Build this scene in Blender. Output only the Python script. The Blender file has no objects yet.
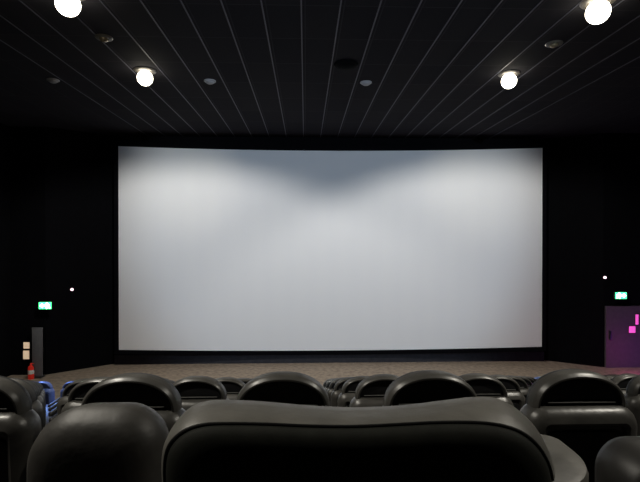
import bpy, bmesh, math, random
from mathutils import Vector, Matrix
random.seed(4)
scn = bpy.context.scene
COL = scn.collection
PI = math.pi

# ------------------------------------------------------------------ camera
CAMZ = 4.38
F = 470.0
YAW = math.radians(1.80)          # turned slightly right of the hall's axis
PITCH = math.radians(-0.366)
cam_d = bpy.data.cameras.new('camera'); cam = bpy.data.objects.new('camera', cam_d)
COL.objects.link(cam)
cam_d.sensor_width = 36.0; cam_d.lens = F / 640.0 * 36.0
cam_d.clip_start = 0.02; cam_d.clip_end = 100
cam.location = (0, 0, CAMZ)
cam.rotation_euler = (PI/2 + PITCH, 0, -YAW)
scn.camera = cam
ROT = Matrix.Rotation(-YAW, 3, 'Z') @ Matrix.Rotation(PITCH, 3, 'X')

def ray(px, py):
    return ROT @ Vector(((px-320)/F, 1.0, -(py-241)/F))
def at(px, py, Y):
    r = ray(px, py); return Vector((0, 0, CAMZ)) + r*(Y/r.y)
def on_z(px, py, z):
    r = ray(px, py); return Vector((0, 0, CAMZ)) + r*((z-CAMZ)/r.z)

# ------------------------------------------------------------------ materials
def mat(name, color, rough=0.5, metal=0.0, spec=0.5, var=0.0, vscale=8.0, bump=0.0, bscale=60.0,
        emit=None, estr=0.0, sheen=0.0):
    m = bpy.data.materials.new(name); m.use_nodes = True
    nt = m.node_tree; b = nt.nodes['Principled BSDF']
    b.inputs['Base Color'].default_value = (*color, 1)
    b.inputs['Roughness'].default_value = rough
    b.inputs['Metallic'].default_value = metal
    b.inputs['Specular IOR Level'].default_value = spec
    if sheen: b.inputs['Sheen Weight'].default_value = sheen
    tc = nt.nodes.new('ShaderNodeTexCoord')
    if var > 0:
        n = nt.nodes.new('ShaderNodeTexNoise'); n.inputs['Scale'].default_value = vscale
        n.inputs['Detail'].default_value = 4
        r = nt.nodes.new('ShaderNodeValToRGB')
        r.color_ramp.elements[0].position = 0.3; r.color_ramp.elements[1].position = 0.7
        r.color_ramp.elements[0].color = (*[c*(1-var) for c in color], 1)
        r.color_ramp.elements[1].color = (*[min(1, c*(1+var)) for c in color], 1)
        nt.links.new(tc.outputs['Object'], n.inputs['Vector'])
        nt.links.new(n.outputs['Fac'], r.inputs['Fac'])
        nt.links.new(r.outputs['Color'], b.inputs['Base Color'])
    if bump > 0:
        n2 = nt.nodes.new('ShaderNodeTexNoise'); n2.inputs['Scale'].default_value = bscale
        n2.inputs['Detail'].default_value = 3
        bp = nt.nodes.new('ShaderNodeBump'); bp.inputs['Strength'].default_value = bump
        bp.inputs['Distance'].default_value = 0.01
        nt.links.new(tc.outputs['Object'], n2.inputs['Vector'])
        nt.links.new(n2.outputs['Fac'], bp.inputs['Height'])
        nt.links.new(bp.outputs['Normal'], b.inputs['Normal'])
    if emit:
        b.inputs['Emission Color'].default_value = (*emit, 1)
        b.inputs['Emission Strength'].default_value = estr
    return m

M = {}
M['leather'] = mat('black_leather', (.046, .044, .040), .35, spec=.5, var=.25, vscale=9, bump=.12, bscale=35)
M['leather_worn'] = mat('worn_leather', (.094, .090, .080), .46, spec=.45, var=.22, vscale=11, bump=.15, bscale=28)
M['leather_soft'] = mat('soft_dark_leather', (.032, .030, .027), .5, spec=.38, var=.35, vscale=9, bump=.25, bscale=16)
M['leather_dark'] = mat('dark_leather', (.016, .015, .014), .45, spec=.4, var=.3, vscale=9, bump=.15, bscale=16)
M['panel'] = mat('black_shell', (.012, .012, .013), .5, spec=.25, var=.2, vscale=14)
M['fabric'] = mat('black_upholstery', (.013, .0138, .011), .75, spec=.15, var=.2, vscale=30, bump=.03, bscale=200)
M['seam'] = mat('dark_seam', (.006, .006, .006), .6, spec=.2)
M['strip'] = mat('edge_strip', (.10, .10, .095), .3, spec=.5)
M['plastic'] = mat('black_plastic', (.018, .018, .018), .45, spec=.3)
M['metal'] = mat('dark_metal', (.05, .05, .055), .4, metal=.8)
M['blue'] = mat('blue_leather', (.10, .16, .42), .5, var=.15, vscale=12)
M['bluedark'] = mat('blue_back_shell', (.02, .025, .06), .55)
M['wall'] = mat('black_wall_fabric', (.0035, .0035, .0045), .95, spec=.05, var=.2, vscale=5)
M['tier'] = mat('tier_carpet', (.02, .018, .018), .95, spec=.05, var=.3, vscale=20)
M['carpet'] = mat('front_carpet', (.31, .245, .185), .95, spec=.05, var=.25, vscale=7, bump=.2, bscale=80)
M['skirt'] = mat('slate_skirting', (.034, .034, .040), .8, spec=.1, var=.15)
M['mask'] = mat('screen_masking', (.004, .004, .005), .95, spec=.03)
M['rail'] = mat('ceiling_rail_metal', (.085, .085, .11), .55, metal=.2)
M['can'] = mat('downlight_can', (.02, .02, .02), .5)
M['trimring'] = mat('downlight_trim', (.10, .09, .075), .35, metal=.3)
M['lens'] = mat('lit_lens', (1, .95, .8), .4, emit=(1, .93, .76), estr=9)
M['amber'] = mat('unlit_lens', (.20, .16, .10), .25, metal=.4)
M['dome'] = mat('grey_dome', (.30, .30, .31), .5)
M['vent'] = mat('black_grille', (.002, .002, .002), .8, spec=.05)
M['green'] = mat('exit_green', (.02, .3, .08), .5, emit=(.06, 1, .26), estr=4)
M['greenwhite'] = mat('exit_white', (.8, 1, .85), .5, emit=(.6, 1, .72), estr=22)
M['led'] = mat('indicator_glow', (1, .8, .8), .5, emit=(1, .62, .75), estr=3)
M['grey'] = mat('grey_laminate', (.13, .13, .135), .6, var=.1)
M['cream'] = mat('cream_sign', (.7, .55, .4), .6, emit=(1, .72, .48), estr=.45)
M['pink'] = mat('pink_lit_sign', (.8, .2, .6), .5, emit=(1, .10, .62), estr=.75)  # pink light falling on the signs, put into their colour and emission
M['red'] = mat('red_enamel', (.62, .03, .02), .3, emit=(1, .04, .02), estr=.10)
M['white'] = mat('white_paint', (.7, .68, .65), .5)
M['door'] = mat('door_paint', (.10, .075, .09), .7, var=.1)

# ceiling: dark tiles with very faint cross joints
def ceiling_mat():
    m = mat('ceiling_tiles', (.022, .021, .025), .9, spec=.08)
    nt = m.node_tree; b = nt.nodes['Principled BSDF']
    tc = nt.nodes.new('ShaderNodeTexCoord')
    br = nt.nodes.new('ShaderNodeTexBrick'); br.offset = 0
    br.inputs['Color1'].default_value = (.020, .019, .024, 1)
    br.inputs['Color2'].default_value = (.025, .024, .028, 1)
    br.inputs['Mortar'].default_value = (.036, .035, .04, 1)
    br.inputs['Scale'].default_value = 1.0
    br.inputs['Mortar Size'].default_value = .012
    br.inputs['Brick Width'].default_value = .6; br.inputs['Row Height'].default_value = 1.2
    nt.links.new(tc.outputs['Object'], br.inputs['Vector'])
    nt.links.new(br.outputs['Color'], b.inputs['Base Color'])
    return m
M['ceiling'] = ceiling_mat()

# woven, very faintly banded screen cloth
def screen_mat():
    m = mat('screen_cloth', (.80, .80, .80), .85, spec=.1)
    nt = m.node_tree; b = nt.nodes['Principled BSDF']
    tc = nt.nodes.new('ShaderNodeTexCoord')
    w = nt.nodes.new('ShaderNodeTexWave'); w.bands_direction = 'X'
    w.inputs['Scale'].default_value = .42; w.inputs['Distortion'].default_value = .4
    r = nt.nodes.new('ShaderNodeValToRGB')
    r.color_ramp.elements[0].color = (.797, .797, .80, 1); r.color_ramp.elements[1].color = (.803, .803, .803, 1)
    nt.links.new(tc.outputs['Object'], w.inputs['Vector'])
    nt.links.new(w.outputs['Fac'], r.inputs['Fac'])
    nt.links.new(r.outputs['Color'], b.inputs['Base Color'])
    return m
M['screen'] = screen_mat()

# ------------------------------------------------------------------ helpers
def link(name, me, m, parent=None, loc=None, smooth=True):
    o = bpy.data.objects.new(name, me); COL.objects.link(o)
    if me.materials: pass
    else: me.materials.append(m)
    if smooth:
        for p in me.polygons: p.use_smooth = True
        try: me.set_sharp_from_angle(angle=math.radians(38))
        except Exception: pass
    if parent: o.parent = parent
    if loc is not None: o.location = loc
    return o
def obj(name, bm, m, parent=None, loc=None, smooth=True):
    bmesh.ops.recalc_face_normals(bm, faces=bm.faces)
    me = bpy.data.meshes.new(name); bm.to_mesh(me); bm.free()
    return link(name, me, m, parent, loc, smooth)
def thing(name, label, cat, loc=(0, 0, 0), rotz=0, group=None):
    o = bpy.data.objects.new(name, None); COL.objects.link(o)
    o.empty_display_size = .1
    o.location = loc; o.rotation_euler = (0, 0, rotz)
    o['label'] = label; o['category'] = cat
    if group: o['group'] = group
    return o
def tag(o, label, cat, group=None):
    o['label'] = label; o['category'] = cat
    if group: o['group'] = group
    return o
def struct(name, bm, m, parent=None, smooth=False):
    o = obj(name, bm, m, parent, smooth=smooth); o['kind'] = 'structure'; return o

def add_box(bm, x0, x1, y0, y1, z0, z1, bev=0.0, seg=2):
    t = bmesh.new()
    bmesh.ops.create_cube(t, size=1)
    for v in t.verts:
        v.co = Vector(((x0+x1)/2 + v.co.x*(x1-x0), (y0+y1)/2 + v.co.y*(y1-y0), (z0+z1)/2 + v.co.z*(z1-z0)))
    if bev > 0:
        bmesh.ops.bevel(t, geom=list(t.edges), offset=bev, segments=seg, profile=.5, affect='EDGES')
    merge(bm, t); return bm
def merge(bm, t):
    me = bpy.data.meshes.new('tmp'); t.to_mesh(me); t.free(); bm.from_mesh(me); bpy.data.meshes.remove(me)
def box(*a, **k): return add_box(bmesh.new(), *a, **k)
def add_lathe(bm, prof, n=24, c=(0, 0, 0), axis='Z'):
    rings = []
    for r, h in prof:
        ring = []
        for i in range(n):
            a = 2*PI*i/n
            if axis == 'Z': p = (c[0]+r*math.cos(a), c[1]+r*math.sin(a), c[2]+h)
            else: p = (c[0]+r*math.cos(a), c[1]+h, c[2]+r*math.sin(a))
            ring.append(bm.verts.new(p))
        rings.append(ring)
    for A, B in zip(rings, rings[1:]):
        for i in range(n):
            bm.faces.new((A[i], A[(i+1) % n], B[(i+1) % n], B[i]))
    bm.faces.new(rings[0][::-1]); bm.faces.new(rings[-1])
    return bm
def lathe(prof, n=24, c=(0, 0, 0), axis='Z'): return add_lathe(bmesh.new(), prof, n, c, axis)
def loft(rings, cap0=True, cap1=True, bm=None):
    bm = bm or bmesh.new()
    R = [[bm.verts.new(p) for p in ring] for ring in rings]
    n = len(R[0])
    for A, B in zip(R, R[1:]):
        for i in range(n):
            bm.faces.new((A[i], A[(i+1) % n], B[(i+1) % n], B[i]))
    if cap0: bm.faces.new(R[0][::-1])
    if cap1: bm.faces.new(R[-1])
    return bm

LEAN = 0.07
def lean(x, y, z, z0=.42):
    return (x, y - max(0, z-z0)*LEAN, z)

# ------------------------------------------------------------------ the standard seat
HEAD_TOP = 1.12
HR_A, HR_B = .205, .150
HR_Z = HEAD_TOP - HR_B            # base of the arch
BODY_TOP = HR_Z + .004
def arch(ins, y, n=28, drop=.014):
    pts = []
    a, b = HR_A-ins, HR_B-ins
    zb = HR_Z
    for i in range(n+1):
        t = PI*i/n
        c, s = math.cos(t), math.sin(t)
        x = a*math.copysign(abs(c)**.92, c); z = zb + b*abs(s)**.92
        pts.append(lean(x, y, z))
    pts.append(lean(-a, y, zb - drop + ins*.6)); pts.append(lean(a, y, zb - drop + ins*.6))
    return pts
def rrect(w, z0, z1, rt, rb, ins, y, n=8, crown=0.0):
    w2 = w/2-ins; z0 += ins; z1 -= ins
    rt = max(.012, rt-ins); rb = max(.012, rb-ins)
    pts = []
    for cx, cz, r, a0 in ((w2-rt, z1-rt, rt, 0), (-w2+rt, z1-rt, rt, PI/2), (-w2+rb, z0+rb, rb, PI), (w2-rb, z0+rb, rb, 1.5*PI)):
        for i in range(n+1):
            a = a0 + PI/2*i/n
            x = cx+r*math.cos(a); z = cz+r*math.sin(a)
            if z > (z0+z1)/2: z += crown*(1-(x/w2)**2)
            pts.append(lean(x, y, z))
    return pts

SEAT_LABEL = {}
def make_seat(name='cinema_seat', main='leather', shell='panel'):
    t = thing(name, '', 'seat')
    body = loft([rrect(.49, .34, BODY_TOP, .085, .05, i, y-.05, crown=.008) for y, i in
                 ((.020, .080), (.004, .072), (-.002, .058), (.006, .036), (.022, .014), (.045, .002), (.055, 0), (.115, 0),
                  (.145, .008), (.165, .026), (.172, .05))])
    obj('backrest', body, M[main], t)
    obj('back_panel', loft([rrect(.43, .34, BODY_TOP-.060, .085, .05, i, y-.05, crown=.008) for y, i in
                 ((.024, .036), (.008, .040), (.006, .050), (.010, .16))]), M[shell], t)
    head = obj('headrest', loft([arch(i, y) for y, i in
                 ((.026, .031), (.010, .026), (-.001, .019), (.000, .012), (.012, .003), (.032, 0), (.072, 0))]), M[main], t)
    obj('headrest_pad', loft([arch(i, y) for y, i in
                 ((.070, .004), (.074, .001), (.092, .003), (.106, .011), (.114, .024), (.118, .044))]), M['blue'] if main == 'blue' else M['panel'], head)
    obj('headrest_panel', loft([arch(i, y) for y, i in
                 ((.030, .027), (.016, .030), (.014, .038), (.016, .12))]), M[shell], head)
    s = bmesh.new(); z = HR_Z+.022
    add_box(s, -.150, .150, .0, .012, z-.0025, z+.0025, bev=.0018)
    for v in s.verts: v.co.y -= (z-.42)*LEAN
    obj('edge_strip', s, M['strip'], head)
    obj('cushion', box(-.25, .25, .13, .60, .36, .48, bev=.045, seg=4), M[main], t)
    for sx in (-1, 1):
        a = box(sx*.293-.030, sx*.293+.030, .08, .56, .56, .64, bev=.025, seg=3)
        ar = obj('armrest', a, M['plastic'], t)
        obj('armrest_post', box(sx*.293-.022, sx*.293+.022, .16, .40, 0, .58, bev=.008), M['plastic'], ar)
    obj('pedestal', box(-.22, .22, .12, .46, 0, .37, bev=.03, seg=2), M['plastic'], t)
    return t
def dup(root, loc, name=None):
    r = root.copy(); COL.objects.link(r); r.location = loc
    for ch in list(root.children):
        c = ch.copy(); COL.objects.link(c); c.parent = r
        for g in list(ch.children):
            d = g.copy(); COL.objects.link(d); d.parent = c
    return r

PITCHX = .65
ROW0, ROWD = 2.04, 1.20
def headtop(Y): return CAMZ + .047 - .3043*Y
ORD = ['first', 'second', 'third', 'fourth', 'fifth', 'sixth', 'seventh', 'eighth', 'ninth', 'tenth', 'eleventh', 'twelfth', 'thirteenth', 'fourteenth']
proto = make_seat(); bproto = make_seat(main='blue', shell='bluedark')
used = {False: False, True: False}
NROWS = 8
SKIP = {(3, -4), (4, -5), (5, -6), (6, -7)}      # a gap in the rows at the left aisle
for r in range(NROWS):
    Y = ROW0 + ROWD*r
    zf = headtop(Y) - HEAD_TOP - .014
    blue = (r == NROWS-1)
    for n in range(-14, 15):
        X = (-.15 + n)*PITCHX
        px = 305.3 + X/Y*F
        half = .26/Y*F
        if px+half < -2 or px-half > 642 or (r, n) in SKIP: continue
        p = bproto if blue else proto
        if used[blue]: o = dup(p, (X+(.2 if blue else 0), Y, zf))
        else: o = p; o.location = (X+(.2 if blue else 0), Y, zf); used[blue] = True
        side = 'left' if n <= 0 else 'right'
        k = (-n) if n <= 0 else n-1
        if blue:
            o['label'] = 'blue topped cinema seat in the farthest row, %s %s of centre' % (ORD[k], side)
        else:
            o['label'] = 'black leather cinema seat in the %s row of arches, %s %s of centre' % (ORD[r], ORD[k], side)
        o['group'] = 'blue seats of the front row' if blue else 'black cinema seats of the %s row of arches' % ORD[r]

# ------------------------------------------------------------------ the near row
NEAR_FLOOR = headtop(.84) - HEAD_TOP
# wide seat right in front of the viewer. Outlines in metres, x from seat middle, z below eye level
SX = .103
def outline(pts, d, n=72):
    # Catmull-Rom through the hand measured points, then straight down and closed at the bottom
    P = [Vector(((px-305.3)/F*d - SX, -(py-238)/F*d)) for px, py in pts]
    out = []
    segs = len(P)-1
    for i in range(n+1):
        u = i/n*segs; k = min(int(u), segs-1); f = u-k
        p0, p1, p2, p3 = P[max(k-1, 0)], P[k], P[k+1], P[min(k+2, segs)]
        out.append(.5*((2*p1)+(p2-p0)*f+(2*p0-5*p1+4*p2-p3)*f*f+(3*p1-p0-3*p2+p3)*f**3))
    return out
SEAM = [(166, 500), (164, 470), (166, 450), (173, 437), (186, 427), (203, 422), (225, 421), (265, 422), (310, 424.5), (355, 425.5),
        (400, 424), (440, 422.5), (478, 423), (503, 426), (524, 433), (541, 446), (553, 464), (558, 482), (560, 500)]
CREST = [(170, 490), (168, 462), (170, 437), (178, 420), (189, 408), (203, 401), (222, 399), (262, 401), (308, 405.5), (355, 408),
         (402, 406.5), (440, 402.5), (474, 399), (497, 400), (515, 408), (530, 420), (541, 433), (549, 450), (555, 470)]
D0, D1 = .85, .955
A = outline(SEAM, D0); B = outline(CREST, D1)
cx = 0.0; cz = -.55
def ring(P, y, sc=1.0, dz=0.0, bottom=-.90):
    pts = []
    for p in P:
        pts.append((p.x*sc, y, (p.y-cz)*sc+cz+dz))
    pts.append((P[-1].x*sc, y, bottom)); pts.append((P[0].x*sc, y, bottom))
    return pts
mix = lambda f: [a.lerp(b, f) for a, b in zip(A, B)]
near = thing('wide_cinema_seat', 'wide black leather seat with a worn grey top roll, directly in front of the viewer', 'seat', (SX, 0, NEAR_FLOOR))
off = CAMZ-NEAR_FLOOR
def up(rings): return [[(x, y, z+off) for x, y, z in rg] for rg in rings]
obj('backrest', loft(up([ring(A, D0+.012, .955), ring(A, D0+.002, .985), ring(A, D0-.001, 1.0), ring(mix(.10), D0+.006, 1.006), ring(mix(.35), D0+.032, 1.012), ring(mix(.7), D0+.072, 1.010),
                        ring(B, D1, 1.0), ring(B, D1+.03, .985, -.016), ring(B, D1+.055, .95, -.03), ring(B, D1+.07, .88, -.04)])), M['leather_worn'], near)
obj('back_panel', loft(up([ring(A, D0+.016, .962, bottom=-.93), ring(A, D0+.004, .990, bottom=-.93), ring(A, D0-.005, .984, bottom=-.93), ring(A, D0-.016, .962, bottom=-.93), ring(A, D0-.024, .92, bottom=-.93), ring(A, D0-.029, .85, bottom=-.93), ring(A, D0-.031, .70, bottom=-.93)])), M['fabric'], near)
# dark piping that follows the seam
def tube(path, r, n=6):
    rings = []
    for i, p in enumerate(path):
        t = (path[min(i+1, len(path)-1)]-path[max(i-1, 0)]).normalized()
        a = t.orthogonal().normalized(); 
        a = Vector((0, 1, 0)) - t*t.y
        a.normalize(); b = t.cross(a)
        rings.append([p + a*r*math.cos(2*PI*k/n) + b*r*math.sin(2*PI*k/n) for k in range(n)])
    return loft(rings)
pip = [Vector((p.x*.992, D0-.004, (p.y-cz)*.992+cz+off)) for p in A]
obj('piping', tube(pip, .0022), M['seam'], near)
obj('cushion', box(-.30, .30, 1.0, 1.50, .36, .48, bev=.05, seg=4), M['leather'], near)
obj('pedestal', box(-.24, .24, .92, 1.40, 0, .40, bev=.03), M['plastic'], near)
# worn grey armrest shelf that wraps the right flank
def shelf(x0, x1, y0, y1, r, z0, z1):
    def rg(ins, z):
        pts = []
        rr = r-ins*.5
        for cx_, cy_, a0 in ((x1-r, y1-.04, 0), (x0+.02, y1-.04, PI/2), (x0+.02, y0+.04, PI), (x1-r, y0+r, 1.5*PI)):
            rad = r if cx_ == x1-r and cy_ == y0+r else (.04 if cx_ != x1-r else .04)
            if cx_ == x1-r and cy_ != y0+r: cx2 = x1-.04
            else: cx2 = cx_
            rad -= ins
            for i in range(11):
                a = a0+PI/2*i/10
                pts.append((cx2+max(rad, .005)*math.cos(a), cy_+max(rad, .005)*math.sin(a), z))
        return pts
    return loft([rg(.012, z0), rg(.003, z0+.004), rg(0, z0+.014), rg(0, z1-.014), rg(.004, z1-.004), rg(.014, z1)])
ARMZ = CAMZ-.445-NEAR_FLOOR
obj('armrest', shelf(.24, .466, .815, 1.06, .15, ARMZ-.06, ARMZ), M['leather_worn'], near)
obj('armrest_post', box(.34, .43, .90, 1.08, 0, ARMZ-.05, bev=.02), M['plastic'], near)

# lower neighbours of the near row with big soft shoulders
def soft_seat(name, label, x0, x1, Y, ztop, rl, rr, tilt=0.0, roll=1.0, panel=False, m='leather_soft'):
    w = x1-x0; h = ztop-NEAR_FLOOR
    t = thing(name, label, 'seat', ((x0+x1)/2, Y, NEAR_FLOOR))
    def rg(ins, y, dz=0):
        ins *= roll; pts = []; w2 = w/2-ins; z1 = h-ins; z0 = .34+ins
        for cx_, cz_, r, a0 in ((w2-max(rr-ins, .02), z1-max(rr-ins, .02), max(rr-ins, .02), 0), (-w2+max(rl-ins, .02), z1-max(rl-ins, .02), max(rl-ins, .02), PI/2),
                              (-w2+.03, z0+.03, .03, PI), (w2-.03, z0+.03, .03, 1.5*PI)):
            for i in range(11):
                a = a0+PI/2*i/10
                x = cx_+r*math.cos(a); z = cz_+r*math.sin(a)
                if z > h*.7: z += tilt*x
                pts.append((x, y, z))
        return pts
    obj('backrest', loft([rg(.13, -.002), rg(.08, .0), rg(.05, .008), rg(.026, .022), rg(.008, .046), rg(0, .075), rg(0, .105), rg(.010, .145), rg(.03, .17), rg(.06, .18)]), M[m], t)
    if panel:
        obj('back_panel', loft([rg(.10, .006), rg(.075, -.003), rg(.11, -.010), rg(.2, -.016), rg(.3, -.018)]), M['fabric'], t)
    obj('cushion', box(-w/2+.01, w/2-.01, .13, .42, .36, .47, bev=.04, seg=3), M['leather'], t)
    obj('pedestal', box(-w/2+.06, w/2-.06, .04, .30, 0, .38, bev=.02), M['plastic'], t)
    return t
soft_seat('recliner_seat', 'low dark leather seat with rounded shoulders, left of the wide near seat', -.735, -.375, 1.20, CAMZ-.455, .15, .12)
soft_seat('recliner_seat', 'low black seat back with curved top edge, at the lower right corner', .825, 1.22, 1.16, CAMZ-.562, .10, .07, roll=.4, panel=True, m='leather_dark')

# ------------------------------------------------------------------ the hall
CEIL = CAMZ + 3.55
XL, XR, YB = -9.4, 11.9, -3.0
WALLPTS = [(-9.4, 15.3), (-8.3, 15.3), (-6.6, 16.6), (8.5, 16.6), (10.08, 15.6), (11.9, 15.6)]
def quad_wall(p, q, z0=-.2, z1=None, th=.15):
    z1 = CEIL if z1 is None else z1
    d = Vector((q[0]-p[0], q[1]-p[1], 0)).normalized(); nrm = Vector((-d.y, d.x, 0))*th
    bm = bmesh.new()
    base = [Vector((p[0], p[1], 0)), Vector((q[0], q[1], 0)), Vector((q[0], q[1], 0))+nrm, Vector((p[0], p[1], 0))+nrm]
    loft([[(v.x, v.y, z0) for v in base], [(v.x, v.y, z1) for v in base]], bm=bm)
    return bm
for nm, p, q in (('wall_front', WALLPTS[2], WALLPTS[3]), ('wall_front_left', WALLPTS[1], WALLPTS[2]), ('wall_front_right', WALLPTS[3], WALLPTS[4]),
                 ('wall_exit_left', WALLPTS[0], WALLPTS[1]), ('wall_exit_right', WALLPTS[4], WALLPTS[5]),
                 ('wall_left', (XL, YB), (XL, 15.3)), ('wall_right', (XR, 15.6), (XR, YB)), ('wall_back', (XR, YB), (XL, YB))):
    struct(nm, quad_wall(p, q), M['wall'])
fl = bmesh.new()
vs = [fl.verts.new((x, y, 0)) for x, y in [(XL, 9.9)] + WALLPTS + [(XR, 9.9)]]
fl.faces.new(vs)
struct('floor', fl, M['carpet'])
struct('ceiling', box(XL, XR, YB, 16.7, CEIL, CEIL+.1), M['ceiling'])
# stepped seating tiers
tb = bmesh.new()
steps = []
steps.append((YB, .84-.45-.0, headtop(.84-ROWD)-HEAD_TOP))
steps.append((.39, ROW0-.30, NEAR_FLOOR))
for r in range(NROWS):
    Y = ROW0+ROWD*r
    steps.append((Y-.30, Y-.30+ROWD, headtop(Y)-HEAD_TOP-.014))
prof = [(YB, -.1)]
for a, b, z in steps: prof += [(a, z), (b, z)]
prof.append((steps[-1][1], -.1))
loft([[(x, y, z) for y, z in prof] for x in (XL, XR)], bm=tb)
struct('floor_tiers', tb, M['tier'])
# skirting below the screen
struct('baseboard_front', box(-6.6, 8.5, 16.45, 16.60, 0, .33), M['skirt'])
# ceiling rails (main runners of the tile grid)
for i, k in enumerate(range(-9, 12)):
    x = -.06+.6*k
    struct('trim_%d' % (i+1), box(x-.011, x+.011, 2.0, 16.55, CEIL-.008, CEIL+.004), M['rail'])

# ------------------------------------------------------------------ screen
scr = thing('projection_screen', 'huge blank grey white cinema screen on the black front wall', 'screen', (.96, 16.2, 0))
def sedge(u, v):
    x = (-6.27 + (8.19+6.27)*(u+1)/2) - .96
    q = 1-u*u
    zt = CAMZ + 3.095 + .015*u - .065*q
    zb = CAMZ - 3.765 - .155*q
    return (x, -.2 + .33*q, zb + (zt-zb)*v)
bm = bmesh.new(); NU, NV = 48, 16
G = [[bm.verts.new(sedge(-1+2*i/NU, j/NV)) for j in range(NV+1)] for i in range(NU+1)]
for i in range(NU):
    for j in range(NV):
        bm.faces.new((G[i][j], G[i+1][j], G[i+1][j+1], G[i][j+1]))
obj('screen_cloth', bm, M['screen'], scr)
def frame_path(v): return [Vector(sedge(-1+2*i/NU, v)) for i in range(NU+1)]
def band(path, dz0, dz1, th=.06):
    rings = []
    for p in path:
        rings.append([(p.x, p.y-.02, p.z+dz0), (p.x, p.y+th, p.z+dz0), (p.x, p.y+th, p.z+dz1), (p.x, p.y-.02, p.z+dz1)])
    return loft(rings)
obj('masking', band(frame_path(0), -.14, 0.0), M['mask'], scr)
obj('masking', band(frame_path(1), 0.0, .14), M['mask'], scr)
for u, s in ((-1, -1), (1, 1)):
    p = sedge(u, 0); q = sedge(u, 1)
    obj('masking', box(min(p[0], p[0]+s*.14), max(p[0], p[0]+s*.14), p[1]-.02, p[1]+.08, p[2]-.14, q[2]+.14), M['mask'], scr)

for bx in (-5, 0, 5):
    obj('wall_bracket', box(bx-.1, bx+.1, .20 if bx==0 else .02, .385, .6, 7.2), M['mask'], scr)

# ------------------------------------------------------------------ ceiling fixtures
def downlight(px, py, label, lit=True, r=.155):
    p = on_z(px, py, CEIL-.12 if lit else CEIL-.05)
    t = thing('ceiling_downlight', label, 'ceiling light', (p.x, p.y, CEIL))
    obj('trim_ring', lathe([(r*.9, 0), (r*1.45, 0), (r*1.5, -.012), (r*1.35, -.03), (r*.95, -.034), (r*.9, -.02)], 32), M['trimring'], t)
    n = 10
    if lit:
        prof = [(r*1.02*math.cos(a)+.001, -.165-r*1.02*math.sin(a)) for a in [-PI/2*.88+(PI*.94)*i/18 for i in range(19)]]
        obj('lens', lathe(prof, 32), M['lens'], t)
    else:
        prof = [(r*.8, -.03)] + [(r*.75*math.cos(i/n*PI/2)+.001, -.035-.05*math.sin(i/n*PI/2)) for i in range(n+1)]
        obj('lens', lathe(prof, 24), M['amber'], t)
    return p
LA = downlight(145, 76, 'bright warm white ceiling downlight above the upper left corner of the screen')
LB = downlight(509, 79, 'bright warm white ceiling downlight above the upper right corner of the screen')
LC = downlight(68, 1, 'bright ceiling downlight at the top left edge of the photo', r=.165)
LD = downlight(598, 9, 'bright ceiling downlight at the top right corner of the photo', r=.165)
downlight(104, 40, 'small dim ceiling lamp between the two bright left downlights', False, .10)
downlight(554, 46, 'small dim ceiling lamp between the two bright right downlights', False, .10)
for px, py, lab in ((210, 82, 'small grey ceiling dome left of the middle ceiling rails'), (366, 83.5, 'small pale ceiling dome right of the middle ceiling rails'),
                    (53, 81, 'small faint grey ceiling dome at the far left of the ceiling')):
    p = on_z(px, py, CEIL-.03)
    t = thing('smoke_detector', lab, 'smoke detector', (p.x, p.y, CEIL))
    obj('base', lathe([(.13, 0), (.135, -.015), (.12, -.03)], 24), M['dome'], t)
    obj('dome', lathe([(.095, -.028), (.09, -.05), (.06, -.068), (.01, -.074)], 24), M['dome'], t)
p = on_z(346, 65, CEIL-.03)
t = thing('ceiling_speaker', 'round black ceiling speaker above the middle of the screen', 'speaker', (p.x, p.y, CEIL))
obj('rim', lathe([(.24, 0), (.25, -.02), (.22, -.05)], 28), M['vent'], t)
obj('grille', lathe([(.215, -.045), (.15, -.085), (.01, -.10)], 28), M['vent'], t)

# ------------------------------------------------------------------ exit signs
def exit_sign(px, py, Y, label, mirror):
    p = at(px, py, Y)
    t = thing('exit_sign', label, 'exit sign', (p.x, p.y, p.z))
    obj('housing', box(-.21, .21, -.02, .06, -.12, .12, bev=.015), M['can'], t)
    face = obj('green_panel', box(-.19, .19, -.028, -.018, -.105, .105, bev=.004), M['green'], t)
    s = -1 if mirror else 1
    b = bmesh.new()                       # running figure: head, body, arm, two legs
    add_lathe(b, [(.001, -.036), (.026, -.036), (.026, -.028), (.001, -.028)], 14, (s*-.065, 0, .066), 'Y')
    def limb(x0, z0, x1, z1, w):
        d = Vector((x1-x0, 0, z1-z0)); L = d.length; d.normalize(); nn = Vector((-d.z, 0, d.x))*w/2
        P = [Vector((x0, 0, z0))-nn, Vector((x1, 0, z1))-nn, Vector((x1, 0, z1))+nn, Vector((x0, 0, z0))+nn]
        loft([[(s*v.x, -.036, v.z) for v in P], [(s*v.x, -.028, v.z) for v in P]], bm=b)
    limb(-.075, .045, -.095, -.02, .055); limb(-.08, .03, -.03, .01, .024); limb(-.08, .035, -.14, .02, .024)
    limb(-.09, -.01, -.05, -.05, .03); limb(-.05, -.04, -.055, -.09, .026); limb(-.10, -.01, -.15, -.075, .03)
    obj('running_figure', b, M['greenwhite'], face, smooth=False)
    b = bmesh.new()
    limb(.0, .0, .10, .0, .05)
    P = [Vector((.08, 0, -.065)), Vector((.165, 0, 0)), Vector((.08, 0, .065))]
    loft([[(s*v.x, -.036, v.z) for v in P], [(s*v.x, -.028, v.z) for v in P]], bm=b)
    obj('arrow', b, M['greenwhite'], face, smooth=False)
    obj('bracket', box(-.03, .03, .05, .30, .06, .10, bev=.004), M['can'], t)
exit_sign(45.5, 305.5, 15.0, 'glowing green exit sign above the slim grey panel on the left', True)
exit_sign(620.5, 295.5, 15.3, 'glowing green exit sign above the purple lit door on the right', False)

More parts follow.
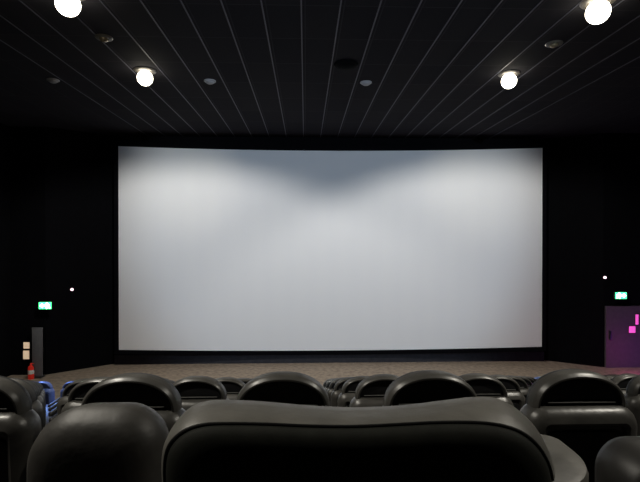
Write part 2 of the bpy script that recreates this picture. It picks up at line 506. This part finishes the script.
# indicator lamps on the wings
for px, py, Y, lab, rz in ((72, 289.5, 15.72, 'tiny pinkish indicator lamp on the black wall left of the screen', math.radians(37)),
                       (605, 277.5, 15.55, 'tiny pinkish indicator lamp on the black wall right of the screen', math.radians(-32))):
    p = at(px, py, Y)
    t = thing('indicator_lamp', lab, 'lamp', tuple(p), rz)
    obj('socket', box(-.05, .05, -.0, .05, -.05, .05, bev=.01), M['can'], t)
    obj('bulb', lathe([(.045, 0), (.042, -.02), (.028, -.036), (.004, -.044)], 18, axis='Y'), M['led'], t)

# ------------------------------------------------------------------ left exit corner
p = at(32, 374, 15.0); q = at(42, 328, 15.0)
t = thing('partition_panel', 'slim upright grey panel below the left green exit sign', 'panel', ((p.x+q.x)/2, 15.0, 0))
w = (q.x-p.x)/2
obj('board', box(-w, w, 0, .05, .04, q.z, bev=.006), M['grey'], t)
obj('foot', box(-w-.02, w+.02, -.10, .15, 0, .04, bev=.006), M['can'], t)
obj('top_rail', box(-w-.004, w+.004, -.004, .054, q.z-.03, q.z+.006, bev=.004), M['grey'], t)
def wall_sign(px, py, Y, w, h, label, m, group, wall_y):
    p = at(px, py, Y)
    t = thing('wall_sign', label, 'sign', (p.x, wall_y, p.z))
    d = -.04
    obj('frame', box(-w/2-.012, w/2+.012, d*.7, 0, -h/2-.012, h/2+.012, bev=.008), M['can'], t)
    obj('sign_face', box(-w/2, w/2, d, d*.5, -h/2, h/2, bev=.012, seg=3), M[m], t)
wall_sign(26.3, 345.5, 15.26, .19, .20, 'upper of two small cream wall signs at the far left', 'cream', 'a', 15.3)
wall_sign(26, 355, 15.26, .19, .27, 'lower of two small cream wall signs at the far left', 'cream', 'a', 15.3)
p = at(31, 368, 14.85)
t = thing('fire_extinguisher', 'red fire extinguisher standing in front of the slim grey panel', 'fire extinguisher', (p.x, 14.85, 0))
zc = p.z
obj('tank', lathe([(.075, 0), (.085, .015), (.085, zc), (.075, zc+.05), (.035, zc+.08), (.03, zc+.10)], 24), M['red'], t)
obj('label_band', lathe([(.086, zc-.18), (.0875, zc-.175), (.0875, zc-.06), (.086, zc-.055)], 24), M['white'], t)
hd = obj('valve', lathe([(.028, zc+.10), (.03, zc+.13), (.015, zc+.14)], 14), M['red'], t)
obj('lever', box(-.015, .09, -.012, .012, zc+.13, zc+.15, bev=.004), M['red'], hd)
obj('hose', tube([Vector((.03+.075*math.sin(PI*i/12), 0, zc+.11-(zc*.75)*i/12)) for i in range(13)], .011, 8), M['can'], t)

# ------------------------------------------------------------------ right exit corner
d = struct('door_1', box(10.14, 11.86, 15.52, 15.60, 0, 2.08, bev=.006), M['door'])
struct('door_handle', box(10.25, 10.29, 15.46, 15.52, .95, 1.25, bev=.008), M['metal'], d)
wall_sign(632, 329.5, 15.5, .22, .22, 'small square sign in pink light at the right edge below the exit sign', 'pink', 'b', 15.52)
wall_sign(636.8, 319.5, 15.5, .10, .34, 'narrow upright sign in pink light at the right edge of the photo', 'pink', 'b', 15.52)

# ------------------------------------------------------------------ lights
def spot(name, loc, target, power, size, blend=.6, color=(1, .95, .86), r=.08):
    l = bpy.data.lights.new(name, 'SPOT'); l.energy = power; l.spot_size = math.radians(size); l.spot_blend = blend
    l.color = color; l.shadow_soft_size = r
    o = bpy.data.objects.new(name, l); COL.objects.link(o); o.location = loc
    o.rotation_euler = (Vector(target)-Vector(loc)).to_track_quat('-Z', 'Y').to_euler(); return o
def point(name, loc, power, color, r=.1):
    l = bpy.data.lights.new(name, 'POINT'); l.energy = power; l.color = color; l.shadow_soft_size = r
    o = bpy.data.objects.new(name, l); COL.objects.link(o); o.location = loc; return o
def area(name, loc, target, power, sx, sy, color):
    l = bpy.data.lights.new(name, 'AREA'); l.shape = 'RECTANGLE'; l.size = sx; l.size_y = sy; l.energy = power; l.color = color
    o = bpy.data.objects.new(name, l); COL.objects.link(o); o.location = loc
    o.rotation_euler = (Vector(target)-Vector(loc)).to_track_quat('-Z', 'Y').to_euler(); return o

for P, tx in ((LA, -3.7), (LB, 5.4)):
    spot('screen_wash', (P.x, P.y, CEIL-.30), (tx, 13.35, 0), 2450, 130, .33, (1, .975, .93))
    spot('screen_accent', (P.x, P.y, CEIL-.30), (tx*1.12, 16.2, 6.35), 430, 42, 1.0, (1, .92, .70))
for P in (LC, LD):
    spot('seat_downlight', (P.x, P.y, CEIL-.30), (P.x, P.y+.5, 0), 1400, 120, .8, (1, .93, .80))
for x in (-3.3, 4.2):
    for y in (3.8, 1.5):
        spot('seat_downlight', (x, y, CEIL-.1), (x, y+.2, 0), 640, 125, .8, (1, .94, .82))
spot('screen_fill_light', (.96, -2.6, 7.3), (.96, 16.2, 5.2), 3350, 47, .5, (.62, .79, 1.0), r=.05)  # unseen bluish fill added behind the viewer to lift the screen
point('magenta_glow', (10.6, 14.5, .6), 9, (1, .05, .42), .15)
point('violet_glow', (11.3, 13.8, .45), 24, (.22, .08, 1), .15)
spot('blue_glow', (-7.3, 12.6, 3.0), (-5.6, 10.3, 1.1), 600, 60, .7, (.20, .36, 1), .1)
point('exit_corner_light', (-8.7, 14.2, 2.1), 3, (1, .95, .85), .1)

w = bpy.data.worlds.new('world'); scn.world = w; w.use_nodes = True
w.node_tree.nodes['Background'].inputs[0].default_value = (.01, .01, .012, 1)
w.node_tree.nodes['Background'].inputs[1].default_value = .05
scn.view_settings.view_transform = 'Standard'
scn.view_settings.look = 'None'
